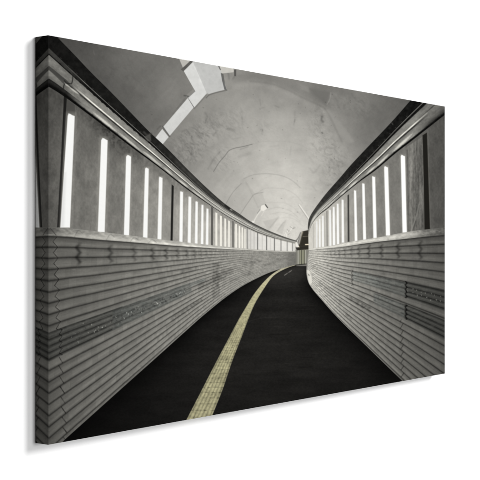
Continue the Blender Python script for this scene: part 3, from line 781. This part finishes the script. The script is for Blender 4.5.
def rlip(x0, x1, c0, c1, w, val, a):
    f = np.linspace(0, 1, 13)
    i = np.clip(np.searchsorted(xs, x0 + (x1 - x0) * f), 0, W_ - 1)
    yy = RBb[i] + (c0 + (c1 - c0) * f) * (RC[i] - RBb[i]); xx = x0 + (x1 - x0) * f
    ww = .72 * w * np.sqrt(np.clip(np.sin(np.pi * (0.06 + 0.88 * f)), .08, 1))
    acc = None
    for k in range(12):
        sl, al = stroke_alpha([(xx[k], yy[k]), (xx[k + 1], yy[k + 1])], ww[k], ww[k + 1], False)
        put(np.clip(al * 1.5, 0, 1) * a * (0.35 + 0.65 * math.sin(math.pi * (k + .5) / 12)) * .6, val, sl)
rlip(393, 413, .86, .76, 1.5, 222, .95); rlip(376, 389, .86, .79, 1.3, 218, .9); rlip(366, 376, .85, .79, 1.1, 218, .9); rlip(348, 358, .84, .78, 1.0, 224, .9)
rlip(340, 347, .78, .8, .8, 222, .75); rlip(318, 338, .72, .75, .7, 228, .75); rlip(311, 318, .6, .6, .7, 226, .7)
rlip(312, 345, .95, .955, .6, 30, .9); rlip(345, 444, .94, .94, 1.1, 12, .95)
for k in range(12):
    xx = 345 + k * 5.4; rlip(xx, xx + 1.6, .13, .14, .5, 20, .8)
# right beam
bm = band(RBt, RBb) * edge(X - 307.9, .5) * edge(232 - Y, .5)
bv = lin((306, 66), (314, 62), (325, 50), (345, 36), (365, 28), (400, 22), (445, 22))
put(bm, bv[None] + fbm(X * .4, Y * .4, 4) * 14, tint=(1.01, .95))
REG[bm > 0.5] = R_RCORN
for k in range(12):
    gx = 345 + k * 5.6; i = int(np.searchsorted(xs, gx)); stroke([(gx, RBb[i] - 1.6), (gx + .8, RBb[i] - 2.2)], .35, 70, .55)
stroke([(392, 122.4), (393, 124)], .5, 76, .7)

# overall photographic grain
G += rng.normal(0, 1.1, G.shape).astype(np.float32)
G = np.clip(G, 4, 254)

# ------------------------------------------------------------------ to ink reflectance at the cloth's vertices
def shrink(A):
    k = np.pad(A, 1, mode='edge')
    k = 0.25 * k[:-2] + 0.5 * k[1:-1] + 0.25 * k[2:]
    k = 0.25 * k[:, :-2] + 0.5 * k[:, 1:-1] + 0.25 * k[:, 2:]
    return k[::SS, ::SS]
R8 = np.clip(G * TR, 0, 255); B8 = np.clip(G * TB, 0, 255)
def to_lin(v):
    v = v / 255.0
    return np.where(v <= 0.04045, v / 12.92, ((v + 0.055) / 1.055) ** 2.4)
INK = np.stack([shrink(to_lin(c)) for c in (R8, G, B8)], -1) / PRINT_E
INK = np.clip(INK, 0.002, 0.86).astype(np.float32)
REGV = REG[::SS, ::SS]
xv = xs[::SS]; fv_ = (xv - AX0) / (AX1 - AX0)
# position along the canvas of each column, undoing the foreshortening
hl, hr = AB0 - AT0, AB1 - AT1
# depth runs as 1/height: u = f*z / ... with z proportional to 1/height
zl, zr_ = 1.0 / hl, 1.0 / hr
zc_ = 1.0 / ((1 - fv_) / zl + fv_ / zr_)
UV_U = (zc_ - zl) / (zr_ - zl)
UV_V = vs[::SS]

# ------------------------------------------------------------------ meshes
def grid_mesh(name, co, ink, faces, parent):
    me = bpy.data.meshes.new(name)
    nv, nf = len(co), len(faces)
    me.vertices.add(nv); me.vertices.foreach_set("co", co.astype(np.float32).ravel())
    me.loops.add(nf * 4); me.loops.foreach_set("vertex_index", faces.astype(np.int32).ravel())
    me.polygons.add(nf)
    me.polygons.foreach_set("loop_start", np.arange(0, nf * 4, 4, dtype=np.int32))
    me.polygons.foreach_set("loop_total", np.full(nf, 4, np.int32))
    me.polygons.foreach_set("use_smooth", np.ones(nf, bool))
    at = me.attributes.new("ink", 'FLOAT_COLOR', 'POINT')
    at.data.foreach_set("color", np.concatenate([ink, np.ones((nv, 1), np.float32)], 1).astype(np.float32).ravel())
    me.update(calc_edges=True)
    me.materials.append(M_PRINT)
    o = bpy.data.objects.new(name, me)
    COL.objects.link(o)
    o.parent = parent
    return o

root = bpy.data.objects.new("canvas_print", None)
COL.objects.link(root)
root.location = (0, 0, ZC - CH / 2)
root["label"] = "wide canvas print of a curving grey tunnel walkway with yellow guide strip on white wall"
root["category"] = "canvas print"

front = bpy.data.objects.new("front_picture", None)
COL.objects.link(front)
front.parent = root

RB = 0.0011                                   # soft fold along the edges
nr, nc = NR, NC
px = -CW / 2 + RB + UV_U * (CW - 2 * RB)
pz = CH - RB - UV_V * (CH - 2 * RB)
PX, PZ = np.meshgrid(px, pz)
CO = np.stack([PX, np.full_like(PX, FY), PZ], -1).reshape(-1, 3)
INKF = INK.reshape(-1, 3)
idx = np.arange(nr * nc).reshape(nr, nc)
QUADS = np.stack([idx[:-1, :-1], idx[1:, :-1], idx[1:, 1:], idx[:-1, 1:]], -1)
FREG = REGV[:-1, :-1]
names = {R_CEIL: "printed_vault_ceiling", R_DUCT: "printed_duct", R_LCORN: "printed_cornice", R_LWIN: "printed_window_band",
         R_LWALL: "printed_block_wall", R_RCORN: "printed_cornice", R_RWIN: "printed_window_band", R_RWALL: "printed_block_wall",
         R_FLOOR: "printed_floor", R_STRIP: "printed_guide_strip", R_END: "printed_tunnel_end", R_DUCT2: "printed_duct"}
for r, nm in names.items():
    q = QUADS[FREG == r]
    if len(q) == 0:
        continue
    used, inv = np.unique(q.ravel(), return_inverse=True)
    grid_mesh(nm, CO[used], INKF[used], inv.reshape(-1, 4), front)

# the wrapped edges: the picture runs on round the fold, mirrored
def profile(n_back):
    """(outwards, backwards, distance from the front sheet along the cloth)"""
    pts = []
    for k in range(0, 6):
        a = k / 5 * math.pi / 2
        pts.append((RB * math.sin(a), RB * (1 - math.cos(a)), RB * a))
    for k in range(1, n_back + 1):
        d = (CD - RB) * k / n_back
        pts.append((RB, RB + d, RB * math.pi / 2 + d))
    return pts
def sample(u, v):
    ui_ = np.interp(u, UV_U, np.arange(nc)); vi_ = np.clip(v, 0, 1) * (nr - 1)
    a = np.clip(ui_.astype(int), 0, nc - 2); b = np.clip(vi_.astype(int), 0, nr - 2)
    fa = (ui_ - a)[..., None]; fb = (vi_ - b)[..., None]
    return INK[b, a] * (1-fa) * (1-fb) + INK[b, a+1] * fa * (1-fb) + INK[b+1, a] * (1-fa) * fb + INK[b+1, a+1] * fa * fb
def wrap(side, n_back, step):
    pr = np.array(profile(n_back))
    if side in "LR":
        n = np.arange(0, nr, step); n = np.unique(np.append(n, nr - 1)); z = pz[n]; v = UV_V[n]
        off = pr[:, 2] / CW
        xw = (-(CW / 2 - RB) - pr[:, 0]) if side == "L" else ((CW / 2 - RB) + pr[:, 0])
        co = np.stack([np.broadcast_to(xw[:, None], (len(pr), len(n))), np.broadcast_to((FY + pr[:, 1])[:, None], (len(pr), len(n))), np.broadcast_to(z[None], (len(pr), len(n)))], -1)
        co[:, 0, 2] += pr[:, 0]; co[:, -1, 2] -= pr[:, 0]            # mitre at the corners
        uu = off * 1.12 if side == "L" else 1 - off
        ink = sample(np.broadcast_to(uu[:, None], co.shape[:2]), np.broadcast_to(v[None], co.shape[:2]))
    else:
        n = np.arange(0, nc, step); n = np.unique(np.append(n, nc - 1)); x = px[n]; uu = UV_U[n]
        off = pr[:, 2] / CH
        zw = (CH - RB + pr[:, 0]) if side == "T" else (RB - pr[:, 0])
        co = np.stack([np.broadcast_to(x[None], (len(pr), len(n))), np.broadcast_to((FY + pr[:, 1])[:, None], (len(pr), len(n))), np.broadcast_to(zw[:, None], (len(pr), len(n)))], -1)
        co[:, 0, 0] -= pr[:, 0]; co[:, -1, 0] += pr[:, 0]
        vv = off if side == "T" else 1 - off
        ink = sample(np.broadcast_to(uu[None], co.shape[:2]), np.broadcast_to(vv[:, None], co.shape[:2]))
    wear = 1 + 0.22 * np.exp(-((pr[:, 2] - RB * .8) / (RB * .7)) ** 2)      # cloth stretched pale over the fold
    ink = ink * wear[:, None, None] + 0.004 * (wear[:, None, None] - 1) / 0.22
    i = np.arange(co.shape[0] * co.shape[1]).reshape(co.shape[:2])
    if side in "LB":
        q = np.stack([i[:-1, :-1], i[1:, :-1], i[1:, 1:], i[:-1, 1:]], -1)
    else:
        q = np.stack([i[:-1, :-1], i[:-1, 1:], i[1:, 1:], i[1:, :-1]], -1)
    if side == "B": q = q
    return co.reshape(-1, 3), ink.reshape(-1, 3), q.reshape(-1, 4)
for side, nb, st in (("L", 40, 1), ("R", 24, 3), ("T", 24, 3), ("B", 24, 3)):
    co, ink, q = wrap(side, nb, st)
    grid_mesh("wrapped_edge", co, np.clip(ink, 0, .9), q, root)

# pine stretcher bars the cloth is stapled over
def stretcher():
    m, nt, p = new_mat("pine_wood")
    tc = nt.nodes.new("ShaderNodeTexCoord"); w = nt.nodes.new("ShaderNodeTexNoise"); w.inputs["Scale"].default_value = 40
    cr = nt.nodes.new("ShaderNodeValToRGB")
    cr.color_ramp.elements[0].color = (.45, .30, .16, 1); cr.color_ramp.elements[1].color = (.62, .45, .27, 1)
    nt.links.new(tc.outputs["Object"], w.inputs["Vector"]); nt.links.new(w.outputs["Fac"], cr.inputs["Fac"]); nt.links.new(cr.outputs["Color"], p.inputs["Base Color"])
    e, b = 0.002, 0.035
    o_ = [(-CW/2 + e, e), (CW/2 - e, e), (CW/2 - e, CH - e), (-CW/2 + e, CH - e)]
    i_ = [(-CW/2 + b, b), (CW/2 - b, b), (CW/2 - b, CH - b), (-CW/2 + b, CH - b)]
    y0, y1 = FY + 0.004, -GAP - 0.0005
    V = [(x, y0, z) for x, z in o_ + i_] + [(x, y1, z) for x, z in o_ + i_]
    F = []
    for k in range(4):
        n = (k + 1) % 4
        F += [(k, n, 4 + n, 4 + k), (8 + n, 8 + k, 12 + k, 12 + n), (n, k, 8 + k, 8 + n), (4 + k, 4 + n, 12 + n, 12 + k)]
    me = bpy.data.meshes.new("stretcher_frame"); me.from_pydata(V, [], F); me.materials.append(m)
    o = bpy.data.objects.new("stretcher_frame", me); COL.objects.link(o); o.parent = root
stretcher()
